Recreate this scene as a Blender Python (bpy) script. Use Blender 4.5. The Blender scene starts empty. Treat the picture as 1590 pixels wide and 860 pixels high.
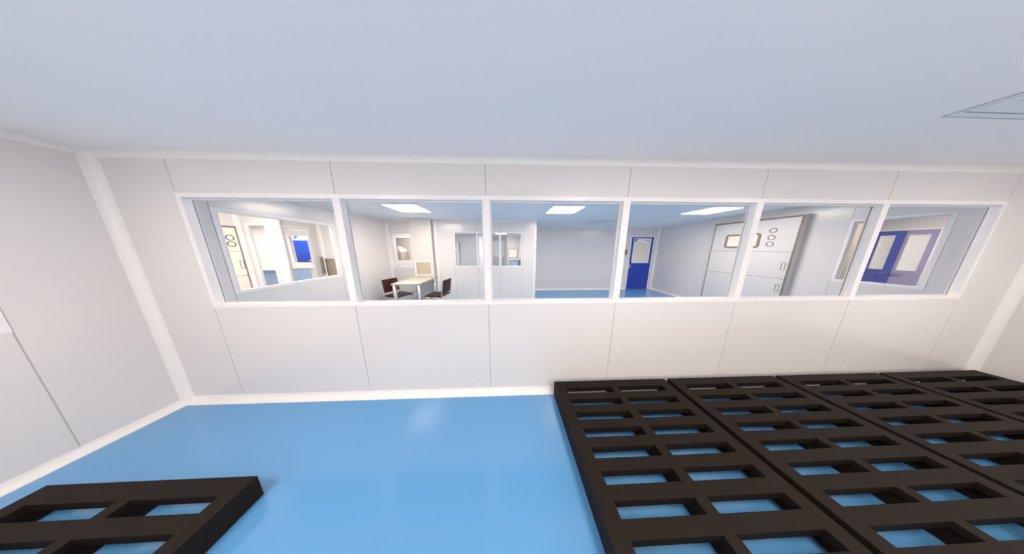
import bpy, math
from mathutils import Vector, Matrix

scene = bpy.context.scene
col = scene.collection
PI = math.pi

# ------------------------------------------------------------------ materials
def new_mat(name):
    m = bpy.data.materials.new(name); m.use_nodes = True
    return m, m.node_tree.nodes, m.node_tree.links

def paint(name, rgb, rough=0.5, metal=0.0, spec=0.5, var=0.0, vscale=6.0, bump=0.0, bscale=60.0, coat=0.0):
    m, n, l = new_mat(name)
    b = n['Principled BSDF']
    b.inputs['Roughness'].default_value = rough
    b.inputs['Metallic'].default_value = metal
    b.inputs['Specular IOR Level'].default_value = spec
    b.inputs['Coat Weight'].default_value = coat
    b.inputs['Coat Roughness'].default_value = 0.08
    tc = n.new('ShaderNodeTexCoord')
    nz = n.new('ShaderNodeTexNoise'); nz.inputs['Scale'].default_value = vscale
    nz.inputs['Detail'].default_value = 3.0
    l.new(tc.outputs['Object'], nz.inputs['Vector'])
    mx = n.new('ShaderNodeMix'); mx.data_type = 'RGBA'
    mx.inputs['A'].default_value = (*[c * (1 - var) for c in rgb], 1)
    mx.inputs['B'].default_value = (*[min(1, c * (1 + var)) for c in rgb], 1)
    l.new(nz.outputs['Fac'], mx.inputs['Factor'])
    l.new(mx.outputs['Result'], b.inputs['Base Color'])
    if bump > 0:
        bz = n.new('ShaderNodeTexNoise'); bz.inputs['Scale'].default_value = bscale
        l.new(tc.outputs['Object'], bz.inputs['Vector'])
        bp = n.new('ShaderNodeBump'); bp.inputs['Strength'].default_value = bump
        bp.inputs['Distance'].default_value = 0.002
        l.new(bz.outputs['Fac'], bp.inputs['Height'])
        l.new(bp.outputs['Normal'], b.inputs['Normal'])
    return m

def glass(name, tint=(0.988, 0.985, 0.98), ior=1.17):
    m, n, l = new_mat(name)
    n.remove(n['Principled BSDF'])
    out = [x for x in n if x.type == 'OUTPUT_MATERIAL'][0]
    tr = n.new('ShaderNodeBsdfTransparent'); tr.inputs['Color'].default_value = (*tint, 1)
    gl = n.new('ShaderNodeBsdfGlossy'); gl.inputs['Roughness'].default_value = 0.0
    fr = n.new('ShaderNodeFresnel')
    ge = n.new('ShaderNodeNewGeometry')                 # both faces of the pane reflect like air to glass
    ma = n.new('ShaderNodeMath'); ma.operation = 'MULTIPLY_ADD'
    ma.inputs[1].default_value = 1/ior - ior; ma.inputs[2].default_value = ior
    l.new(ge.outputs['Backfacing'], ma.inputs[0]); l.new(ma.outputs[0], fr.inputs['IOR'])
    mx = n.new('ShaderNodeMixShader')
    l.new(fr.outputs['Fac'], mx.inputs['Fac'])
    l.new(tr.outputs['BSDF'], mx.inputs[1]); l.new(gl.outputs['BSDF'], mx.inputs[2])
    l.new(mx.outputs['Shader'], out.inputs['Surface'])
    return m

def lamp_mat(name, rgb, strength):
    m, n, l = new_mat(name)
    n.remove(n['Principled BSDF'])
    out = [x for x in n if x.type == 'OUTPUT_MATERIAL'][0]
    e = n.new('ShaderNodeEmission')
    e.inputs['Color'].default_value = (*rgb, 1); e.inputs['Strength'].default_value = strength
    l.new(e.outputs['Emission'], out.inputs['Surface'])
    return m

M = dict(
    wall=paint('white_steel_panel', (0.735, 0.71, 0.70), 0.2, spec=0.45, var=0.012, vscale=1.5, bump=0.06, bscale=45),
    ceiling=paint('white_ceiling_panel', (0.91, 0.905, 0.905), 0.5, spec=0.35, var=0.01, vscale=1.0),
    trim=paint('white_cove_trim', (0.86, 0.84, 0.82), 0.35, spec=0.5, var=0.01),
    frame=paint('white_aluminium_frame', (0.86, 0.835, 0.83), 0.3, spec=0.5, var=0.01),
    bead=paint('grey_glazing_bead', (0.76, 0.75, 0.75), 0.4, var=0.01),
    floor=paint('blue_epoxy_floor', (0.111, 0.333, 0.63), 0.13, spec=1.0, var=0.02, vscale=0.8, bump=0.02, bscale=5),
    pallet=paint('dark_plastic', (0.0150, 0.0100, 0.0070), 0.62, spec=0.14, var=0.06, vscale=5, bump=0.1, bscale=180),
    glass=glass('window_glass'),
    blue=paint('blue_door_paint', (0.001, 0.040, 0.42), 0.35, spec=0.2, var=0.02),
    lilac=paint('lilac_strip_and_reflection', (0.33, 0.29, 0.50), 0.35, spec=0.5, var=0.02),
    cream=paint('cream_panel', (0.80, 0.76, 0.66), 0.4, var=0.01),
    chrome=paint('chrome', (0.72, 0.73, 0.75), 0.14, metal=1.0, var=0.01),
    steel=paint('brushed_steel', (0.42, 0.42, 0.41), 0.35, metal=0.9, var=0.04, vscale=40),
    darkgrey=paint('dark_grey_bezel', (0.10, 0.095, 0.09), 0.4, var=0.02),
    seam=paint('panel_joint_sealant', (0.40, 0.39, 0.385), 0.7, var=0.02),
    leather=paint('brown_leather', (0.042, 0.011, 0.007), 0.5, spec=0.15, var=0.12, vscale=18, bump=0.25, bscale=140),
    tabletop=paint('beige_laminate', (0.50, 0.46, 0.39), 0.35, var=0.02, vscale=9),
    hatch=paint('taupe_perforated_grille', (0.47, 0.42, 0.34), 0.6, var=0.05, vscale=90),
    equip=paint('light_grey_enamel', (0.66, 0.65, 0.65), 0.35, var=0.01),
    equip_frame=paint('warm_grey_casing', (0.56, 0.53, 0.49), 0.4, var=0.02),
    soft_seam=paint('pale_panel_joint', (0.56, 0.545, 0.53), 0.6, var=0.02),
    gasket=paint('dark_brown_gasket', (0.20, 0.175, 0.15), 0.5, var=0.02),
    rim=paint('beige_table_rim', (0.56, 0.51, 0.44), 0.35, var=0.02),
    column=paint('cream_column_panel', (0.665, 0.64, 0.61), 0.35, var=0.01),
    lamp_far=lamp_mat('far_lamp_diffuser', (1.0, 0.868, 0.745), 28.5),
    lamp_side=lamp_mat('side_room_lamp_diffuser', (1.0, 0.89, 0.79), 30.0),
    cabinet_blue=paint('pale_blue_laminate', (0.42, 0.54, 0.70), 0.4, var=0.02),
    counter=paint('ivory_worktop', (0.74, 0.70, 0.62), 0.3, var=0.02),
    beige=paint('beige_enamel', (0.52, 0.47, 0.34), 0.45, var=0.03),
    taupe=paint('taupe_laminate', (0.30, 0.255, 0.20), 0.5, var=0.03),
    vent=paint('white_vent_metal', (0.80, 0.83, 0.85), 0.45, var=0.01),
    vent_line=paint('vent_edge_shadow', (0.42, 0.45, 0.48), 0.7, var=0.02),
    vent_dark=paint('vent_shadow_gap', (0.25, 0.26, 0.28), 0.7, var=0.02),
    teal=paint('teal_print', (0.01, 0.13, 0.14), 0.5, var=0.02),
    navyprint=paint('navy_print', (0.03, 0.05, 0.22), 0.5, var=0.02),
    whitepanel=paint('plain_white_panel', (0.90, 0.89, 0.86), 0.3, var=0.01),
    lamp=lamp_mat('lamp_diffuser', (1.0, 0.875, 0.775), 26.0),
)

# ------------------------------------------------------------------ mesh helpers
class MB:
    def __init__(s): s.v = []; s.f = []
    def add(s, verts, faces):
        b = len(s.v); s.v += [tuple(v) for v in verts]; s.f += [tuple(b + i for i in f) for f in faces]; return s
    def box(s, x0, x1, y0, y1, z0, z1):
        x0, x1 = min(x0, x1), max(x0, x1); y0, y1 = min(y0, y1), max(y0, y1); z0, z1 = min(z0, z1), max(z0, z1)
        return s.add([(x0,y0,z0),(x1,y0,z0),(x1,y1,z0),(x0,y1,z0),(x0,y0,z1),(x1,y0,z1),(x1,y1,z1),(x0,y1,z1)],
                     [(0,3,2,1),(4,5,6,7),(0,1,5,4),(1,2,6,5),(2,3,7,6),(3,0,4,7)])
    def tube(s, pts, r, seg=12):
        pts = [Vector(p) for p in pts]; n = len(pts); rings = []
        d0 = (pts[1] - pts[0]).normalized()
        up = Vector((0,0,1)) if abs(d0.z) < .9 else Vector((1,0,0))
        u = d0.cross(up).normalized()
        for i, p in enumerate(pts):
            d = (pts[min(i+1,n-1)] - pts[max(i-1,0)]).normalized()
            u = (u - d * u.dot(d)).normalized(); w = d.cross(u)
            rings.append([p + (u*math.cos(2*PI*k/seg) + w*math.sin(2*PI*k/seg))*r for k in range(seg)])
        vs = [v for R in rings for v in R]; fs = []
        for i in range(n-1):
            for k in range(seg):
                a = i*seg+k; b = i*seg+(k+1) % seg
                fs.append((a, b, b+seg, a+seg))
        fs.append(tuple(reversed(range(seg)))); fs.append(tuple((n-1)*seg+k for k in range(seg)))
        return s.add(vs, fs)
    def lathe(s, prof, cx=0, cy=0, seg=24):
        vs = []; fs = []; n = len(prof)
        for r, z in prof:
            for k in range(seg):
                vs.append((cx+r*math.cos(2*PI*k/seg), cy+r*math.sin(2*PI*k/seg), z))
        for i in range(n-1):
            for k in range(seg):
                a = i*seg+k; b = i*seg+(k+1) % seg
                fs.append((a, b, b+seg, a+seg))
        fs.append(tuple(reversed(range(seg)))); fs.append(tuple((n-1)*seg+k for k in range(seg)))
        return s.add(vs, fs)
    def ring(s, c, ax, r0, r1, t, seg=28):
        """flat annulus of thickness t in the plane normal to ax ('x' or 'y'), proud towards -axis"""
        vs = []; fs = []
        for d in (0, -t):
            for r in (r0, r1):
                for k in range(seg):
                    a = 2*PI*k/seg; p, q = r*math.cos(a), r*math.sin(a)
                    vs.append((c[0]+d, c[1]+p, c[2]+q) if ax == 'x' else (c[0]+p, c[1]+d, c[2]+q))
        for k in range(seg):
            j = (k+1) % seg
            for a, b in ((2, 3), (0, 2), (1, 3)):
                fs.append((a*seg+k, a*seg+j, b*seg+j, b*seg+k))
        return s.add(vs, fs)
    def prism(s, poly, axis, a, b):
        """extrude 2D polygon along axis between a and b; poly is in the other two axes (in xyz order)"""
        def P(p, t):
            return {'x': (t, p[0], p[1]), 'y': (p[0], t, p[1]), 'z': (p[0], p[1], t)}[axis]
        n = len(poly)
        vs = [P(p, a) for p in poly] + [P(p, b) for p in poly]
        fs = [(i, (i+1) % n, n+(i+1) % n, n+i) for i in range(n)] + [tuple(reversed(range(n))), tuple(range(n, 2*n))]
        return s.add(vs, fs)
    def mesh(s, name, mat, smooth=False, bevel=0):
        me = bpy.data.meshes.new(name); me.from_pydata(s.v, [], s.f); me.validate()
        import bmesh
        bm = bmesh.new(); bm.from_mesh(me)
        bmesh.ops.recalc_face_normals(bm, faces=bm.faces)
        if bevel:
            es = [e for e in bm.edges if len(e.link_faces) == 2 and e.calc_face_angle(0) > .6]
            bmesh.ops.bevel(bm, geom=es, offset=bevel, segments=2, affect='EDGES', profile=.6)
        bm.to_mesh(me); bm.free()
        if smooth:
            for p in me.polygons: p.use_smooth = True
            try: me.set_sharp_from_angle(angle=math.radians(40))
            except Exception: pass
        me.materials.append(mat)
        return me

def build(mb, name, mat, parent=None, smooth=False, bevel=0, loc=(0,0,0)):
    o = bpy.data.objects.new(name, mb.mesh(name, mat, smooth, bevel))
    col.objects.link(o); o.location = loc
    if parent: o.parent = parent
    return o

def tag(o, label=None, cat=None, group=None, kind=None):
    if label: o['label'] = label
    if cat: o['category'] = cat
    if group: o['group'] = group
    if kind: o['kind'] = kind
    return o

def empty(name, loc=(0,0,0), rz=0, **k):
    o = bpy.data.objects.new(name, None); col.objects.link(o)
    o.location = loc; o.rotation_euler = (0, 0, rz); o.empty_display_size = .1
    return tag(o, **k)

def copy_tree(o, parent=None):
    c = o.copy(); col.objects.link(c); c.parent = parent
    for ch in list(o.children): copy_tree(ch, c)
    return c

# ------------------------------------------------------------------ setting: shells
ZC = 2.345                       # ceiling
def struct(mb, name, mat, label, cat, smooth=False, bevel=0):
    o = build(mb, name, mat, None, smooth, bevel)
    return tag(o, label, cat, kind='structure')

struct(MB().box(-6.5, 13.5, -2.45, 11.5, -0.1, 0.0), 'floor', M['floor'], 'glossy blue epoxy floor running through all rooms', 'floor')
struct(MB().box(-6.5, 13.5, -2.45, 11.5, ZC, ZC+0.1), 'ceiling', M['ceiling'], 'flat pale ceiling over the clean rooms', 'ceiling')

def wall(name, axis, c0, c1, u0, u1, label, holes=(), seams=(), gap=0.005, z1=ZC, mat='wall', jmat='seam'):
    """axis 'x': wall plane normal to x, occupying x in [c0,c1], running in y; 'y': normal to y, running in x."""
    mb = MB(); back = MB()
    cuts = sorted(set([u0, u1] + [s for s in seams if u0 < s < u1] + [h[0] for h in holes] + [h[1] for h in holes]))
    cuts = [c for c in cuts if u0 <= c <= u1]
    def bx(m, a, b, za, zb, ins=0):
        if axis == 'x': m.box(c0+ins, c1-ins, a, b, za, zb)
        else: m.box(a, b, c0+ins, c1-ins, za, zb)
    for a, b in zip(cuts, cuts[1:]):
        mid = (a+b)/2
        hz = sorted((h[2], h[3]) for h in holes if h[0] < mid < h[1])
        zs = []; z = 0.0
        for p, q in hz:
            if p > z: zs.append((z, p))
            z = q
        if z < z1: zs.append((z, z1))
        aa = a + (gap/2 if a in seams else 0); bb = b - (gap/2 if b in seams else 0)
        for p, q in zs: bx(mb, aa, bb, p, q)
    for s in seams:
        hz = sorted((h[2], h[3]) for h in holes if h[0]-.001 <= s <= h[1]+.001)
        z = 0.0; zs = []
        for p, q in hz:
            if p > z: zs.append((z, p))
            z = max(z, q)
        if z < z1: zs.append((z, z1))
        for p, q in zs: bx(back, s-gap, s+gap, p, q, 0.003)
    o = struct(mb, name, M[mat], label, 'wall')
    if seams: build(back, 'panel_joints', M[jmat], o)
    return o

X0, PW = 0.5397, 1.3             # first panel joint, panel pitch of the front partition
seamF = [X0 + PW*k for k in range(7)]
ZB, ZT = 1.021, 2.033            # window frame bottom / top (all windows)
XR, YB, YM = 8.943, 4.40, 3.22   # right wall, back wall, nearer back wall section
F1 = 0.05

wall('wall_front', 'y', 0, F1, 0, XR, 'white panelled partition below and above the long window strip',
     holes=[(seamF[0], seamF[6], ZB, ZT)], seams=seamF, gap=0.006)
wall('wall_left', 'x', -F1, 0, -2.4, YM+.05, 'white side wall on the left of both rooms',
     holes=[(-1.70, -0.44, ZB, ZT), (0.47, 1.78, ZB, ZT)], seams=[-0.44, 0.47, 1.78], gap=0.006, jmat='soft_seam')
wall('wall_right', 'x', XR, XR+F1, -2.4, YB+.05, 'white side wall on the right of both rooms',
     holes=[(0.37, 1.01, ZB, ZT)], seams=[1.01], gap=0.006, jmat='soft_seam')
wall('wall_rear', 'y', -2.45, -2.4, 0, XR, 'white wall behind the viewer with a wide glazed strip added to let world light in', holes=[(.4, 8.54, .25, 2.25)])  # rear opening added so world light reaches the near ceiling
wall('wall_back', 'y', YB, YB+F1, 4.17, XR, 'pale grey back wall of the far room beside the blue door',
     holes=[(7.905, 8.805, 0, 2.005)])
wall('wall_middle', 'y', YM, YM+F1, 0, 4.17, 'white wall section with windows behind the table',
     holes=[(0.03, 0.69, ZB, ZT), (1.82, 3.79, ZB, ZT)], seams=[0.03, 1.82, 2.48, 3.135, 3.79], gap=0.008)
wall('wall_side', 'x', 4.12, 4.17, YM+F1, 9.9, 'white return wall beside the recess', )

# ------------------------------------------------------------------ coves
def arc(r, n=6):
    """concave quarter profile in (a,b): solid corner at (0,0), legs of length r"""
    pts = [(0, 0), (r, 0)]
    for i in range(1, n):
        t = PI/2 * i/n
        pts.append((r - r*math.sin(t), r - r*math.cos(t)))
    pts.append((0, r))
    return pts
RC = 0.05
tn = [0]
def cove(axis, ca, sa, cb, sb, a, b, label, base=False, r=RC, name=None):
    """concave cove along axis, corner at (ca,cb) in the other two axes, opening towards signs sa, sb"""
    poly = [(ca + sa*p, cb + sb*q) for p, q in arc(r)]
    if name is None:
        tn[0] += 1; name = 'trim_%d' % tn[0]
    return struct(MB().prism(poly, axis, a, b), name, M['trim'], label, 'baseboard' if base else 'trim', smooth=True)

e = 0.0
# near room
cove('x', 0, -1, ZC, -1, 0, XR, 'white cove between ceiling and front partition')
cove('y', 0, 1, ZC, -1, -2.4, 0, 'white cove between ceiling and near left wall')
cove('y', XR, -1, ZC, -1, -2.4, 0, 'white cove between ceiling and near right wall')
cove('x', 0, -1, 0, 1, 0, XR, 'cream cove skirting along the front partition', True, 0.058, 'baseboard_front')
cove('y', 0, 1, 0, 1, -2.4, 0, 'cream cove skirting along the near left wall', True, 0.058, 'baseboard_left')
cove('y', XR, -1, 0, 1, -2.4, 0, 'cream cove skirting along the near right wall', True, 0.058, 'baseboard_right')
cove('z', 0, 1, 0, -1, 0.0, ZC, 'white vertical cove in the near left corner')
cove('z', XR, -1, 0, -1, 0.0, ZC, 'white vertical cove in the near right corner')
# far room
cove('x', F1, 1, ZC, -1, 0, XR, 'white cove above the window strip on the far side')
cove('y', 0, 1, ZC, -1, F1, YM, 'white cove along the top of the far left wall')
cove('y', XR, -1, ZC, -1, F1, YB, 'white cove along the top of the far right wall')
cove('x', YM, -1, ZC, -1, 0, 4.17, 'white cove along the top of the nearer back wall')
cove('x', YB, -1, ZC, -1, 4.17, XR, 'white cove along the top of the grey back wall')
cove('z', XR, -1, YB, -1, 0, ZC, 'white vertical cove right of the blue door')
cove('z', 0, 1, YM, -1, 0, ZC, 'white vertical cove in the far left corner')
cove('y', XR, -1, 0, 1, F1, YB, 'cove skirting along the far right wall', True, 0.05, 'baseboard_far_right')
cove('x', YB, -1, 0, 1, 4.17, 7.87, 'cove skirting along the grey back wall', True, 0.05, 'baseboard_back')
cove('x', YM, -1, 0, 1, 0, 4.17, 'cove skirting under the windowed back wall', True, 0.05, 'baseboard_middle')
cove('y', 4.17, 1, 0, 1, YM, YB, 'cove skirting in the recess', True, 0.05, 'baseboard_recess')
cove('y', 4.17, 1, ZC, -1, YM, YB, 'white cove at the top of the recess side')
cove('z', 4.17, 1, YB, -1, 0, ZC, 'vertical cove in the recess corner')
tn[0] += 1
struct(MB().box(4.125, 4.185, YM-.012, YM+.05, 0, ZC), 'trim_%d' % tn[0], M['trim'], 'white end post of the windowed back wall', 'trim')

# ------------------------------------------------------------------ windows
wn = [0]
def window(axis, c0, c1, u0, u1, mull, label, fw=0.033, mw=0.05, z0=ZB, z1=ZT, glass_at=0.9, lip=0.004, side=-1, mat='frame', tint='glass'):
    """ribbon window: head, sill, jambs, mullions and one pane per bay. side: which face (-1 low, +1 high) carries the proud lip; glass near the other."""
    wn[0] += 1
    root = empty('window_%d' % wn[0], ((u0+u1)/2 if axis == 'y' else (c0+c1)/2, (c0+c1)/2 if axis == 'y' else (u0+u1)/2, z0), kind='structure', label=label, cat='window')
    ox, oy, oz = root.location
    def B(m, ua, ub, za, zb, ca=None, cb=None):
        ca = c0-lip if ca is None else ca; cb = c1+lip if cb is None else cb
        if axis == 'x': m.box(ca-ox, cb-ox, ua-oy, ub-oy, za-oz, zb-oz)
        else: m.box(ua-ox, ub-ox, ca-oy, cb-oy, za-oz, zb-oz)
        return m
    build(B(MB(), u0, u1, z1-fw, z1), 'head', M[mat], root)
    build(B(MB(), u0, u1, z0, z0+fw), 'sill', M[mat], root)
    build(B(MB(), u0, u0+fw, z0+fw, z1-fw), 'jamb', M[mat], root)
    build(B(MB(), u1-fw, u1, z0+fw, z1-fw), 'jamb', M[mat], root)
    for x in mull: build(B(MB(), x-mw/2, x+mw/2, z0+fw, z1-fw), 'mullion', M[mat], root)
    edges = [u0+fw] + [t for x in mull for t in (x-mw/2, x+mw/2)] + [u1-fw]
    g = c0 + (c1-c0)*glass_at
    for a, b in zip(edges[::2], edges[1::2]):
        p = B(MB(), a-.006, b+.006, z0+fw-.006, z1-fw+.006, g-.003, g+.003)
        po = build(p, 'glass_pane', M[tint], root)
        bd = MB()
        for ca, cb in ((g+.003, c1+lip-.001), (g-.008, g-.003)):
            w = .012
            B(bd, a, b, z0+fw, z0+fw+.003, ca, cb); B(bd, a, b, z1-fw-w, z1-fw, ca, cb)
            B(bd, a, a+w, z0+fw+.003, z1-fw-w, ca, cb); B(bd, b-w, b, z0+fw+.003, z1-fw-w, ca, cb)
        build(bd, 'glazing_bead', M['bead'], po)
    return root

window('y', 0, F1, seamF[0], seamF[6], seamF[1:6], 'long white framed window strip of six panes across the front partition', fw=0.036, mw=0.064, z0=ZB, z1=2.037, glass_at=0.85)
window('x', -F1, 0, 0.47, 1.78, [], 'slanted looking single window in the far left wall', glass_at=0.3)
window('x', XR, XR+F1, 0.37, 1.01, [], 'narrow window in the far right wall looking onto double doors', glass_at=0.7)
window('y', YM, YM+F1, 0.03, 0.69, [], 'small window behind the table left of the column')
window('y', YM, YM+F1, 1.82, 3.79, [2.48, 3.135], 'three pane window in the back wall right of the column', mw=0.045)
window('y', -2.45, -2.40, .4, 8.54, [.4+8.14/6*k for k in range(1, 6)], 'unseen glazed strip added in the wall behind the viewer to let world light in', z0=.25, z1=2.25, glass_at=.3)
window('x', -F1, 0, -1.70, -0.44, [], 'window at the left edge of the near left wall', glass_at=0.3)

# ------------------------------------------------------------------ column with grille beside the table
cl = MB()
cl.box(0.72, 1.27, 3.04, YM, 0, ZC)
struct(cl, 'column', M['column'], 'white boxed duct column with a taupe grille behind the table', 'column', bevel=0.008)
cl = MB(); cl.box(0.705, 0.735, 3.025, 3.06, 0, ZC)
cl.box(1.235, 1.285, 3.02, 3.08, 0, ZC)
tn[0] += 1
struct(cl, 'trim_%d' % tn[0], M['column'], 'white corner strips of the duct column', 'trim')
cove('z', 1.285, 1, YM, -1, 0, ZC, 'white vertical cove right of the column', r=.06)
g = empty('return_air_grille', (1.0, 3.04, 0.82), label='taupe rectangular grille low on the white column behind the table', cat='air grille')
m = MB(); m.box(-.235, .235, -.012, 0, 0, .03); m.box(-.235, .235, -.012, 0, .37, .40); m.box(-.235, -.205, -.012, 0, .03, .37); m.box(.205, .235, -.012, 0, .03, .37)
build(m, 'frame', M['trim'], g)
build(MB().box(-.205, .205, -.006, 0, .03, .37), 'mesh_panel', M['hatch'], g)

# ------------------------------------------------------------------ ceiling lights
def make_light(lm):
    r = empty('ceiling_light', (0, 0, ZC))
    f = MB(); h = .31; i = .296
    for a in ((-h, h, -h, -i), (-h, h, i, h), (-h, -i, -i, i), (i, h, -i, i)): f.box(a[0], a[1], a[2], a[3], -.006, 0)
    build(f, 'frame', M['frame'], r)
    build(MB().box(-i, i, -i, i, -.004, 0), 'diffuser', M[lm], r)
    return r
LG = 'square led panels in the clean room ceilings'
lights = [
 (1.39, 1.90, 'square ceiling light panel above the table and brown chairs'),
 (4.51, 1.92, 'square ceiling light panel in the middle of the far room'),
 (7.61, 1.90, 'square ceiling light panel nearest the built in grey cabinet'),
 (1.39, -1.75, 'square ceiling light panel over the near room, nearest its left wall'),
 (4.51, -1.75, 'square ceiling light panel over the near room, just behind the viewer'),
 (7.61, -1.75, 'square ceiling light panel over the near room, above the row of pallets'),
 (-0.60, 0.9, 'added unseen square ceiling light panel in the corridor beyond the left wall'),  # unseen side-room panels added to brighten those rooms; the three pane one is visible
 (-3.0, 3.1, 'added unseen square ceiling light panel over the sink room on the left'),
 (-0.9, 4.4, 'added unseen square ceiling light panel in the room behind the small window'),
 (3.02, 7.34, 'square ceiling light panel seen through the three pane window'),
 (1.0, 6.6, 'added unseen square ceiling light panel over the grey walled room behind'),
 (10.3, 0.7, 'added unseen square ceiling light panel in the lobby of the double doors'),
 (-2.0, 7.4, 'added unseen square ceiling light panel over the beige machine room'),
 (-5.2, 3.5, 'added unseen square ceiling light panel above the blue fronted bench'),
 (-4.8, 5.1, 'added unseen square ceiling light panel before the blue door of the sink room'),
]
protos = {}
for i, (x, y, lab) in enumerate(lights):
    lm = 'lamp' if y < 0 else ('lamp_far' if i < 3 else 'lamp_side')      # three lamp colours: near room, far room, side rooms
    if lm in protos: o = copy_tree(protos[lm])
    else: o = protos[lm] = make_light(lm)
    o.location = (x, y, ZC); tag(o, lab, 'ceiling light', LG)

# ------------------------------------------------------------------ ceiling vents
def make_vent():
    r = empty('ceiling_vent', (0, 0, ZC))
    h = .30
    f = MB()
    for a in ((-h, h, -h, -h+.028), (-h, h, h-.028, h), (-h, -h+.028, -h+.028, h-.028), (h-.028, h, -h+.028, h-.028)): f.box(a[0], a[1], a[2], a[3], -.0042, 0)
    build(f, 'frame', M['vent'], r)
    build(MB().box(-h+.028, h-.028, -h+.028, h-.028, -.003, 0), 'backing', M['vent_dark'], r)
    sl = MB(); g0 = h+.008
    for a in ((-g0, g0, -g0, -h), (-g0, g0, h, g0), (-g0, -h, -h, h), (h, g0, -h, h)): sl.box(a[0], a[1], a[2], a[3], -.003, 0)
    build(sl, 'shadow_line', M['vent_line'], r)  # dark rim colour stands in for the shadow gap around the vent
    p = MB(); q = .264; k = .195
    for a in ((-q, q, -q, -k), (-q, q, k, q), (-q, -k, -k, k), (k, q, -k, k), (-.012, .012, -k, k), (-k, -.012, -.012, .012), (.012, k, -.012, .012)): p.box(a[0], a[1], a[2], a[3], -.0042, -.003)
    build(p, 'face_plate', M['vent'], r)
    for qx, qy, ax in ((-1, 1, 'y'), (1, 1, 'x'), (1, -1, 'y'), (-1, -1, 'x')):
        s = MB()
        for j in range(8):
            t = .024 + j*.0215
            a = (qx*t, qx*(t+.013)); b = (qy*.012, qy*k)
            if ax == 'y': s.box(a[0], a[1], b[0], b[1], -.0042, -.003)
            else: s.box(qx*.012, qx*k, qy*t, qy*(t+.013), -.0042, -.003)
        build(s, 'louver', M['vent'], r)
    return r
v1 = make_vent(); v1.location = (6.21, -0.84, ZC)
tag(v1, 'square white louvred ceiling vent above the row of black pallets', 'ceiling vent', 'ceiling air vents')
v2 = copy_tree(v1); v2.location = (6.13, 3.45, ZC)
tag(v2, 'small looking ceiling vent near the grey back wall of the far room', 'ceiling vent', 'ceiling air vents')

# ------------------------------------------------------------------ pallets
PWD, PLN, PH, DT = 1.2221, 1.243, 0.1533, 0.050
HX, HW, HX2 = 0.0965, 0.479, 0.647
HY, HP, HL = 0.0824, 0.127, 0.0618
def deck_mesh():
    us = [0, HX, HX+HW, HX2, HX2+HW, PWD]
    vs = [0]
    for n in range(9): vs += [HY+HP*n, HY+HP*n+HL]
    vs.append(PLN)
    nu, nv = len(us)-1, len(vs)-1
    solid = lambda i, j: 0 <= i < nu and 0 <= j < nv and not (i in (1, 3) and j % 2 == 1)
    mb = MB(); idx = {}
    def V(i, j, t):
        k = (i, j, t)
        if k not in idx:
            idx[k] = len(mb.v); mb.v.append((us[i], -vs[j], PH if t else PH-DT))
        return idx[k]
    for i in range(nu):
        for j in range(nv):
            if not solid(i, j): continue
            mb.f.append((V(i,j,1), V(i,j+1,1), V(i+1,j+1,1), V(i+1,j,1)))
            mb.f.append((V(i,j,0), V(i+1,j,0), V(i+1,j+1,0), V(i,j+1,0)))
            for di, dj, a, b in ((-1,0,(i,j),(i,j+1)), (1,0,(i+1,j),(i+1,j+1)), (0,-1,(i,j),(i+1,j)), (0,1,(i,j+1),(i+1,j+1))):
                if not solid(i+di, j+dj):
                    mb.f.append((V(*a,1), V(*b,1), V(*b,0), V(*a,0)))
    return mb
def make_pallet():
    r = empty('pallet')
    build(deck_mesh(), 'deck', M['pallet'], r, bevel=0.0015)
    for a, b in ((0, .0455), (.588, .636), (PWD-.0455, PWD)):
        build(MB().box(a, b, -PLN, 0, 0, PH-DT), 'runner', M['pallet'], r)
    return r
PX, PG, PY = 3.830, 0.0491, -0.050
plab = ['black plastic pallet at the open left end of the row, beside bare blue floor',
        'black slotted plastic pallet second from the open left end of the row',
        'black slotted plastic pallet third along the row, under the fifth window pane',
        'black slotted plastic pallet in the far right corner, touching the right wall side']
pal = make_pallet()
for i in range(4):
    o = pal if i == 0 else copy_tree(pal)
    o.location = (PX + i*(PWD+PG), PY, 0); tag(o, plab[i], 'pallet', 'black pallets laid in a row along the partition')
o = copy_tree(pal); o.location = (1.7307-PWD, -0.7147, 0)
tag(o, 'single black plastic pallet lying apart on the floor near the left wall', 'pallet', 'black pallets laid in a row along the partition')
o['group'] = 'black pallets on the blue floor'
for ob in bpy.data.objects:
    if ob.get('category') == 'pallet': ob['group'] = 'black pallets on the blue floor'

# ------------------------------------------------------------------ table
t = empty('table', (1.03, 2.53, 0), label='beige topped table with round chrome legs standing against the white column', cat='table')
hw, hl = .315, .445
build(MB().box(-hw, hw, -hl, hl, .745, .775), 'tabletop', M['tabletop'], t, bevel=.004)
rim = MB()
for a in ((-hw, hw, -hl, -hl+.03), (-hw, hw, hl-.03, hl), (-hw, -hw+.03, -hl+.03, hl-.03), (hw-.03, hw, -hl+.03, hl-.03)): rim.box(a[0], a[1], a[2], a[3], .775, .781)
build(rim, 'rim', M['rim'], t)
for sx in (-1, 1):
    for sy in (-1, 1):
        build(MB().lathe([(.036, 0), (.040, .004), (.040, .74), (.036, .745)], sx*(hw-.045), sy*(hl-.045), 20), 'leg', M['chrome'], t, smooth=True)

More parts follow.
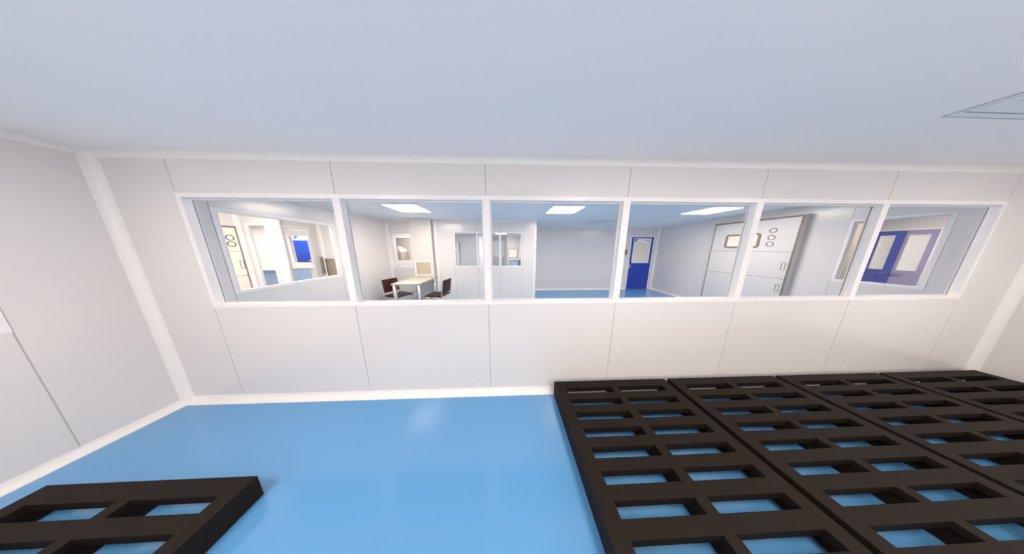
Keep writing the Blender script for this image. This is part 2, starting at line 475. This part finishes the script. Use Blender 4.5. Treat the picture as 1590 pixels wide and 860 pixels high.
# ------------------------------------------------------------------ cantilever chairs (seat faces +x, origin under the seat centre)
def fillet(pts, r=.05, n=5):
    pts = [Vector(p) for p in pts]; out = [pts[0]]
    for a, b, c in zip(pts, pts[1:], pts[2:]):
        d1 = (a-b).normalized(); d2 = (c-b).normalized()
        k = min(r, (a-b).length*.45, (c-b).length*.45)
        p, q = b+d1*k, b+d2*k
        for i in range(n+1):
            s = i/n; out.append((p*(1-s)+b*s)*(1-s) + (b*(1-s)+q*s)*s)
    out.append(pts[-1]); return out
def make_chair():
    r = empty('cantilever_chair')
    build(MB().box(-.20, .22, -.205, .205, .405, .445), 'seat', M['leather'], r, smooth=True, bevel=.014)
    b = MB()
    bx = [(-.225, .56), (-.245, .70), (-.265, .84)]
    poly = [(-.210, .49), (-.232, .68), (-.252, .815), (-.285, .815), (-.265, .68), (-.243, .49)]
    b.prism(poly, 'y', -.18, .18)
    build(b, 'backrest', M['leather'], r, smooth=True, bevel=.010)
    for s in (-1, 1):
        y = .194*s
        path = [(-.272, y, .81), (-.236, y, .54), (-.212, y, .41), (-.17, y, .392), (.20, y, .392), (.245, y, .35), (.245, y, .012), (-.20, y, .012)]
        build(MB().tube(fillet(path, .06), .0115), 'frame_tube', M['chrome'], r, smooth=True)
    build(MB().tube([(-.20, -.194, .012), (-.20, .194, .012)], .0115), 'floor_bar', M['chrome'], r, smooth=True)
    build(MB().tube([(.10, -.194, .392), (.10, .194, .392)], .010), 'seat_bar', M['chrome'], r, smooth=True)
    return r
ch = make_chair(); ch.location = (.605, 2.475, 0); ch.rotation_euler = (0, 0, math.radians(-20))
tag(ch, 'brown leather chrome cantilever chair on the left side of the table, partly hidden by it', 'chair', 'brown chairs at the table')
c2 = copy_tree(ch); c2.location = (1.585, 2.45, 0); c2.rotation_euler = (0, 0, math.radians(180-10))
tag(c2, 'brown leather chrome cantilever chair on the right side of the table beside the windowed wall', 'chair', 'brown chairs at the table')

# ------------------------------------------------------------------ blue door
d = empty('door_1', (8.355, YB, 0), kind='structure', label='blue door with a cream glazed upper half in the far corner', cat='door')
w = .45
fr = MB(); fr.box(-w, -w+.035, -.015, .05, 0, 2.005); fr.box(w-.035, w, -.015, .05, 0, 2.005); fr.box(-w+.035, w-.035, -.015, .05, 1.97, 2.005)
build(fr, 'frame', M['frame'], d)
lf = MB(); a = w-.037
lf.box(-a, a, -.008, .035, .006, 1.02); lf.box(-a, -.33, -.008, .035, 1.02, 1.968); lf.box(.33, a, -.008, .035, 1.02, 1.968); lf.box(-.33, .33, -.008, .035, 1.93, 1.968)
leaf = build(lf, 'leaf', M['blue'], d)
wf = MB()
wf.box(-.33, .33, -.012, .03, 1.02, 1.045); wf.box(-.33, -.305, -.012, .03, 1.045, 1.93); wf.box(.305, .33, -.012, .03, 1.045, 1.93); wf.box(-.305, .305, -.012, .03, 1.775, 1.93)
build(wf, 'vision_frame', M['frame'], leaf)
build(MB().box(-.305, .265, .004, .012, 1.045, 1.775), 'vision_panel', M['cream'], leaf)
build(MB().box(.265, .305, .0, .012, 1.045, 1.775), 'panel_strip', M['bead'], leaf)
lg = MB()
lg.prism([(-.30, 1.90), (-.20, 1.90), (-.30, 1.79)], 'y', -.015, -.011)
lg.prism([(-.185, 1.90), (-.165, 1.90), (-.285, 1.785), (-.30, 1.785)], 'y', -.015, -.011)
build(lg, 'emblem', M['teal'], leaf)
tx = MB()
for k in range(5): tx.box(.13+k*.028, .15+k*.028, -.014, -.011, 1.84, 1.87)
build(tx, 'lettering', M['navyprint'], leaf)
h = build(MB().box(-.41, -.36, -.016, -.008, .80, .97), 'lock_plate', M['steel'], leaf)
build(MB().tube(fillet([(-.385, -.016, .90), (-.385, -.055, .90), (-.29, -.055, .90)], .02), .009, 10), 'handle', M['chrome'], h, smooth=True)
b = empty('interlock_switch', (7.755, YB, 1.31), label='small grey interlock switch box on the wall left of the blue door', cat='switch')
build(MB().box(-.065, .065, -.03, 0, 0, .22), 'box', M['steel'], b, bevel=.004)
bt = MB(); bt.box(-.03, .03, -.036, -.03, .13, .185)
build(bt, 'display', M['darkgrey'], b)
build(MB().ring((0, -.031, .075), 'y', .012, .03, .006), 'button_ring', M['darkgrey'], b)
build(MB().box(-.009, .009, -.036, -.03, .066, .084), 'button', M['darkgrey'], b)

# ------------------------------------------------------------------ built-in equipment cabinets with ring gauges
def equipment(name, X, y0, y1, ztop, p, gauges, win, zl, hands, label, sgn=-1, mat='equip'):
    """front face in plane x = X facing -x (sgn -1) or +x (sgn +1)"""
    rot = 0 if sgn < 0 else PI
    yc = (y0+y1)/2
    r = empty(name, (X, yc, 0), rot, label=label, cat='equipment cabinet')
    w = (y1-y0)/2
    t = .030
    build(MB().box(-p, -.001, -w, w, 0, ztop), 'casing', M['equip_frame'], r)
    gk = MB(); gk.box(-p-.004, -p, -w+.004, -w+t, .01, ztop-.012); gk.box(-p-.004, -p, w-t, w-.004, .01, ztop-.012); gk.box(-p-.004, -p, -w+t, w-t, ztop-t-.012, ztop-.012)
    build(gk, 'gasket', M['gasket'], r)
    q = p+.012; a = w-t
    zs = [0.02] + list(zl) + [ztop-t-.012]
    nm = ['lower_panel', 'middle_panel', 'upper_panel']
    for k in range(3):
        m = MB(); z0, z1 = zs[k]+.004, zs[k+1]-.004
        m.box(-q, -p, -a, a, z0, z1)
        po = build(m, nm[k], M[mat], r)
        if k == 2:
            for gy, gz in gauges:
                build(MB().ring((-q, gy, gz), 'x', .040, .050, .006), 'gauge_ring', M['darkgrey'], po)
            if win:
                u0, u1, v0, v1 = win; b = .034; R1, R0 = .05, .03
                def rr(a0, a1, b0, b1, R):
                    o_ = []
                    for cx_, cy_, t0 in ((a1-R, b1-R, 0), (a0+R, b1-R, 90), (a0+R, b0+R, 180), (a1-R, b0+R, 270)):
                        o_ += [(cx_+R*math.cos(math.radians(t0+15*k_)), cy_+R*math.sin(math.radians(t0+15*k_))) for k_ in range(7)]
                    return o_
                A_, B_ = rr(u0, u1, v0, v1, R1), rr(u0+b, u1-b, v0+b, v1-b, R0); n_ = len(A_)
                vs_ = [(-q, *c) for c in A_] + [(-q-.016, *c) for c in A_] + [(-q-.016, *c) for c in B_] + [(-q, *c) for c in B_]
                fs_ = [(L*n_+k_, L*n_+(k_+1) % n_, (L+1) % 4*n_+(k_+1) % n_, (L+1) % 4*n_+k_) for L in range(4) for k_ in range(n_)]
                wo = build(MB().add(vs_, fs_), 'window_bezel', M['gasket'], po)
                build(MB().prism(rr(u0+b, u1-b, v0+b, v1-b, R0), 'x', -q-.003, -q), 'window_pane', M['cream'], wo)
    jt = MB()
    for zz in zl: jt.box(-q+.004, -p, -a, a, zz-.005, zz+.005)
    build(jt, 'panel_joint', M['gasket'], r)
    for hy, hz in hands:
        s = MB(); hh = .078; hw_ = .025; e_ = .006
        s.box(-q-.004, -q, hy-hw_, hy-hw_+e_, hz-hh, hz+hh); s.box(-q-.004, -q, hy+hw_-e_, hy+hw_, hz-hh, hz+hh)
        s.box(-q-.004, -q, hy-hw_+e_, hy+hw_-e_, hz-hh, hz-hh+e_); s.box(-q-.004, -q, hy-hw_+e_, hy+hw_-e_, hz+hh-e_, hz+hh)
        build(s, 'recessed_pull', M['darkgrey'], r)
    return r
yc = (1.38+2.69)/2
equipment('equipment_cabinet', XR, 1.38, 2.69, 2.20, .11, [(1.705-yc, 1.933), (1.705-yc, 1.79), (1.705-yc, 1.657)],
          (1.85-yc, 2.41-yc, 1.58, 1.895), [.967, 1.502], [(1.452-yc+.01, 1.217), (1.452-yc+.01, .776)],
          'tall grey built in cabinet with porthole window and three ring gauges on the right wall')

# ------------------------------------------------------------------ rooms beyond the left wall
wall('wall_booth_side', 'x', -1.23, -1.18, 1.80, 2.61, 'inner glazed partition beyond the left window, side part', holes=[(1.94, 2.42, .35, 2.04)])
wall('wall_booth_front', 'y', 1.80, 1.85, -1.75, -1.23, 'inner glazed partition beyond the left window, front part', holes=[(-1.65, -1.25, .35, 2.04)])
wall('wall_booth_left', 'x', -1.80, -1.75, .05, 1.85, 'inner wall carrying the second equipment cabinet')
wall('wall_booth_right', 'y', 2.61, 2.66, -1.18, -.05, 'short inner wall with a steel pass box beyond the left window')
window('x', -1.23, -1.18, 1.94, 2.42, [], 'glazed opening of the inner partition showing the sink', z0=.35, z1=2.04, glass_at=.5)
window('y', 1.80, 1.85, -1.65, -1.25, [], 'glazed opening of the inner partition showing the blue fronted bench', z0=.35, z1=2.04, glass_at=.5)
tn[0] += 1
struct(MB().lathe([(.062, 0), (.062, ZC)], -1.155, 1.86, 24), 'trim_%d' % tn[0], M['trim'], 'round white corner post of the inner partition', 'trim', smooth=True)
cove('z', -1.18, 1, 2.61, -1, 0, ZC, 'white cove in the corner by the steel pass box')
cove('z', -1.75, 1, 1.80, -1, 0, ZC, 'white cove right of the second equipment cabinet')
equipment('equipment_cabinet', -1.75, .45, 1.745, 1.985, .03, [(-(1.635-1.0975), 1.765), (-(1.635-1.0975), 1.65)], None, [1.055, 1.515], [(-(1.69-1.0975), 1.27)],
          'second built in cabinet with ring gauges, seen through the left wall window', sgn=1, mat='cream')
wall('wall_sink_back', 'y', 4.60, 4.65, -6.4, -1.25, 'back wall of the sink room', holes=[(-4.42, -3.55, ZB, ZT)])
window('y', 4.60, 4.65, -4.42, -3.55, [], 'window above the sink looking at a blue door')
wall('wall_sink_left', 'x', -6.45, -6.4, .05, 7.0, 'outer wall of the sink room')
wall('wall_sink_right', 'x', -1.25, -1.2, 2.66, 4.60, 'right wall of the sink room')
wall('wall_corridor', 'y', 0.0, .05, -6.4, -.05, 'corridor wall beyond the near left corner')
# bench with pale blue front
s = empty('bench', (-4.70, 4.2, 0), label='long bench with pale blue front seen through the left inner pane', cat='bench')
build(MB().box(-.95, .78, -.42, .395, .86, .90), 'worktop', M['counter'], s, bevel=.004)
build(MB().box(-.93, .76, -.38, .39, 0, .86), 'front_panel', M['cabinet_blue'], s)
s = empty('sink_unit', (-3.38, 4.3, 0), label='sink counter with pale blue doors under the inner window', cat='sink')
build(MB().box(-.50, .62, -.26, -.20, .895, .94), 'worktop_edge', M['counter'], s)
build(MB().box(-.50, .62, -.20, .29, .90, .94), 'worktop', M['counter'], s)
build(MB().box(-.48, .60, -.23, .28, 0, .895), 'carcass', M['cream'], s)
for a in (-.47, -.18):
    dd = build(MB().box(a, a+.28, -.245, -.23, .06, .86), 'door', M['cabinet_blue'], s)
    build(MB().box(a+.12, a+.16, -.252, -.245, .78, .80), 'handle', M['steel'], dd)
build(MB().box(-.28, .10, -.16, .2, .94, .946), 'basin_rim', M['steel'], s)
build(MB().tube(fillet([(-.10, .16, .94), (-.10, .16, 1.16), (-.10, -.02, 1.16), (-.10, -.02, 1.08)], .08), .013, 10), 'faucet', M['chrome'], s, smooth=True)
# blue door beyond the sink window
d2 = empty('door_2', (-4.85, 5.5, 0), kind='structure', label='blue door with white header seen through the window above the sink', cat='door')
build(MB().box(-.55, .62, 0, .04, 0.005, 1.89), 'leaf', M['blue'], d2)
hd = build(MB().box(-.55, .62, 0, .04, 1.89, 2.2), 'header', M['whitepanel'], d2)
build(MB().prism([(-.50, 2.06), (-.26, 2.06), (-.46, 1.92)], 'y', -.004, -.001), 'emblem', M['teal'], hd)
build(MB().box(.33, .40, -.006, 0, .9, 1.89), 'edge_strip', M['lilac'], d2)
wall('wall_sink_far', 'y', 5.56, 5.61, -6.4, -3.3, 'wall behind the blue door of the sink room')
# pass boxes
def pass_box(loc, rz, w, h, label, mat='taupe'):
    r = empty('pass_box', loc, rz, label=label, cat='pass box')
    f = MB(); t = .035
    f.box(-w/2, w/2, -.02, 0, 0, t); f.box(-w/2, w/2, -.02, 0, h-t, h); f.box(-w/2, -w/2+t, -.02, 0, t, h-t); f.box(w/2-t, w/2, -.02, 0, t, h-t)
    build(f, 'frame', M['steel'], r)
    build(MB().box(-w/2+t, w/2-t, -.008, 0, t, h-t), 'door', M[mat], r)
    build(MB().box(-w/2+t+.03, -w/2+t+.05, -.03, -.008, h*.35, h*.65), 'handle', M['chrome'], r)
    return r
pass_box((-.87, 2.61, .80), 0, .56, .52, 'steel framed pass box on the short inner wall beyond the left window')
r_ = empty('air_grille', (-1.18, 2.545, .95), PI/2, label='narrow steel grille beside the pass box beyond the left window', cat='air grille')
build(MB().box(-.04, .04, -.008, 0, 0, .42), 'frame', M['steel'], r_)
build(MB().box(-.025, .025, -.012, -.008, .03, .39), 'mesh_panel', M['taupe'], r_)

# ------------------------------------------------------------------ rooms behind the back wall
wall('wall_annex_back', 'y', 5.50, 5.55, -2.2, .70, 'inner wall behind the small window', holes=[(-1.36, -.42, ZB, ZT)])
window('y', 5.50, 5.55, -1.36, -.42, [], 'second window seen through the small window')
wall('wall_annex_left', 'x', -2.25, -2.20, 4.60, 5.55, 'left wall of the annex')
wall('wall_annex_right', 'x', .70, .75, YM+F1, 5.55, 'wall between annex and grey room')
wall('wall_machine_right', 'x', -.32, -.27, 5.55, 8.7, 'wall between machine room and grey room')
wall('wall_machine_back', 'y', 8.6, 8.65, -5.0, -.32, 'pale wall behind the beige machine', seams=[-3.6, -2.75, -1.6], gap=.03, jmat='trim')
wall('wall_machine_left', 'x', -5.05, -5.0, 5.61, 8.65, 'left wall of the machine room')
b = empty('floor_cabinet', (-2.62, 7.9, 0), label='beige cabinet with dark slots seen through both small windows', cat='cabinet')
build(MB().box(-.55, .16, -.3, .3, 0, 1.38), 'body', M['beige'], b, bevel=.01)
top = build(MB().box(-.55, .14, -.3, .3, 1.38, 1.54), 'top_box', M['whitepanel'], b, bevel=.006)
build(MB().box(-.5, .05, -.305, -.3, 1.42, 1.445), 'slot', M['darkgrey'], top)
build(MB().box(-.5, .02, -.305, -.3, 1.50, 1.525), 'slot', M['darkgrey'], top)
build(MB().box(-.5, .0, -.25, .25, 1.54, 1.66), 'lid', M['beige'], b, bevel=.02)

wall('wall_grey_room', 'y', 8.70, 8.75, -.27, 1.75, 'grey wall seen in the left pane of the three pane window')
tn[0] += 1
struct(MB().box(1.75, 2.02, 7.9, 9.9, 0, ZC), 'trim_%d' % tn[0], M['trim'], 'white pier seen between the panes', 'trim')
wall('wall_end', 'y', 9.90, 9.95, 1.75, 4.17, 'far end wall seen through the three pane window')
tn[0] += 1
struct(MB().box(3.36, 4.12, 8.80, 9.90, 0, ZC), 'trim_%d' % tn[0], M['wall'], 'boxed wall section holding the far pass box', 'trim')
cove('x', 9.90, -1, ZC, -1, 2.02, 3.36, 'cove along the far end wall')
cove('x', 8.80, -1, ZC, -1, 3.36, 4.12, 'cove above the far pass box')
b = empty('bright_window_panel', (2.76, 9.90, 0), label='plain white panel standing in for a bright window in the far end wall', cat='board')  # white panel stands in for a window onto a bright room; posts added
build(MB().box(-.38, .38, -.02, -.001, .97, 2.07), 'panel', M['whitepanel'], b)
for sx in (-.33, .33): build(MB().box(sx-.012, sx+.012, -.02, -.001, 0, .97), 'post', M['steel'], b)
b = empty('cabinet_door', (.36, 8.70, 0), label='tall white locker door at the left of the grey room', cat='locker')
b.name = 'locker'
build(MB().box(-.28, .05, -.05, 0, .01, 1.90), 'door', M['whitepanel'], b)
build(MB().box(.05, .085, -.06, 0, .01, 1.90), 'edge_frame', M['taupe'], b)
pass_box((3.72, 8.80, .97), 0, .62, .56, 'steel framed pass box above the blue bench in the far room behind', mat='whitepanel')
s = empty('bench', (3.76, 8.5, 0), label='small bench with blue front under the far pass box', cat='bench')
build(MB().box(-.33, .34, -.28, .28, .85, .89), 'worktop', M['counter'], s)
build(MB().box(-.29, .30, -.24, .27, 0, .85), 'front_panel', M['cabinet_blue'], s)

# ------------------------------------------------------------------ lobby beyond the right wall
wall('wall_lobby_back', 'x', 11.50, 11.55, -1.5, 4.0, 'grey wall of the double doors beyond the right window')
wall('wall_lobby_near', 'y', -1.55, -1.5, XR+F1, 11.5, 'near wall of the lobby')
wall('wall_lobby_far', 'y', 4.0, 4.05, XR+F1, 11.55, 'far wall of the lobby')
dd = empty('door_3', (11.50, 1.57, 0), kind='structure', label='narrow blue double doors seen through the right window, right leaf coloured lilac for a reflection', cat='door')
f = MB(); f.box(-.03, 0, -.30, -.262, 0, 1.965); f.box(-.03, 0, .268, .305, 0, 1.965); f.box(-.03, 0, -.262, .268, 1.93, 1.965)
build(f, 'frame', M['frame'], dd)
for s_, mt in ((-1, 'lilac'), (1, 'blue')):  # lilac leaf: veiling glass reflection put into the colour of a blue door
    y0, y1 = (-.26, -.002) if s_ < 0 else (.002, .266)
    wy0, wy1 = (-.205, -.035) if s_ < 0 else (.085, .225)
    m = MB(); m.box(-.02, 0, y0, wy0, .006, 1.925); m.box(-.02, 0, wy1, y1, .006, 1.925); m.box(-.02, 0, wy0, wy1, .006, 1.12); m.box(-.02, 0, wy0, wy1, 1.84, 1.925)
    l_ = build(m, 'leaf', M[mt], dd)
    wf = MB(); b_ = .015
    wf.box(-.026, -.002, wy0, wy0+b_, 1.12, 1.84); wf.box(-.026, -.002, wy1-b_, wy1, 1.12, 1.84); wf.box(-.026, -.002, wy0+b_, wy1-b_, 1.12, 1.135); wf.box(-.026, -.002, wy0+b_, wy1-b_, 1.825, 1.84)
    build(wf, 'vision_frame', M['frame'], l_)
    build(MB().box(-.012, -.004, wy0+b_, wy1-b_, 1.135, 1.825), 'vision_panel', M['whitepanel'], l_)
    hy = -.03 if s_ < 0 else .035
    build(MB().tube(fillet([(-.02, hy, 1.05), (-.06, hy, 1.05), (-.06, hy+s_*.10, 1.04)], .02), .009, 10), 'handle', M['steel'], l_, smooth=True)
b = empty('taupe_wall_end', (10.25, 1.72, 0), label='taupe wall end shaped as a tall cabinet just inside the right window, left of the double doors', cat='cabinet')  # stands for a wall end; plinth and handle are added
build(MB().box(-.2, .2, -.25, .25, 0.08, 2.05), 'body', M['taupe'], b, bevel=.004)
build(MB().box(-.18, .18, -.23, .23, 0, .08), 'plinth', M['darkgrey'], b)
build(MB().box(-.212, -.2, -.02, -.005, .95, 1.15), 'handle', M['steel'], b)

# ------------------------------------------------------------------ world, camera, colour
wd = bpy.data.worlds.new('World'); scene.world = wd; wd.use_nodes = True
wd.node_tree.nodes['Background'].inputs['Color'].default_value = (1.0, 0.91, 0.855, 1)
wd.node_tree.nodes['Background'].inputs['Strength'].default_value = 1.05

cam = bpy.data.cameras.new('camera'); co = bpy.data.objects.new('camera', cam); col.objects.link(co)
cam.sensor_fit = 'HORIZONTAL'; cam.sensor_width = 36.0
cam.lens = 251.0/1590.0*36.0
cam.clip_start = 0.01; cam.clip_end = 100
pitch, yaw = 0.1777, 0.0338
fw = Vector((math.sin(yaw)*math.cos(pitch), math.cos(yaw)*math.cos(pitch), -math.sin(pitch)))
rt = Vector((math.cos(yaw), -math.sin(yaw), 0)); up = rt.cross(fw)
R = Matrix((rt, up, -fw)).transposed()
co.matrix_world = Matrix.Translation((3.3216, -1.5575, 1.5785)) @ R.to_4x4()
scene.camera = co

vs_ = scene.view_settings
scene.display_settings.display_device = 'sRGB'
vs_.view_transform = 'Standard'; vs_.look = 'None'; vs_.gamma = 1.0; vs_.use_curve_mapping = False
vs_.exposure = 0.55
cy = scene.cycles
cy.max_bounces = 14; cy.diffuse_bounces = 8; cy.glossy_bounces = 4; cy.transparent_max_bounces = 32
cy.use_denoising = True
cy.sample_clamp_indirect = 8.0
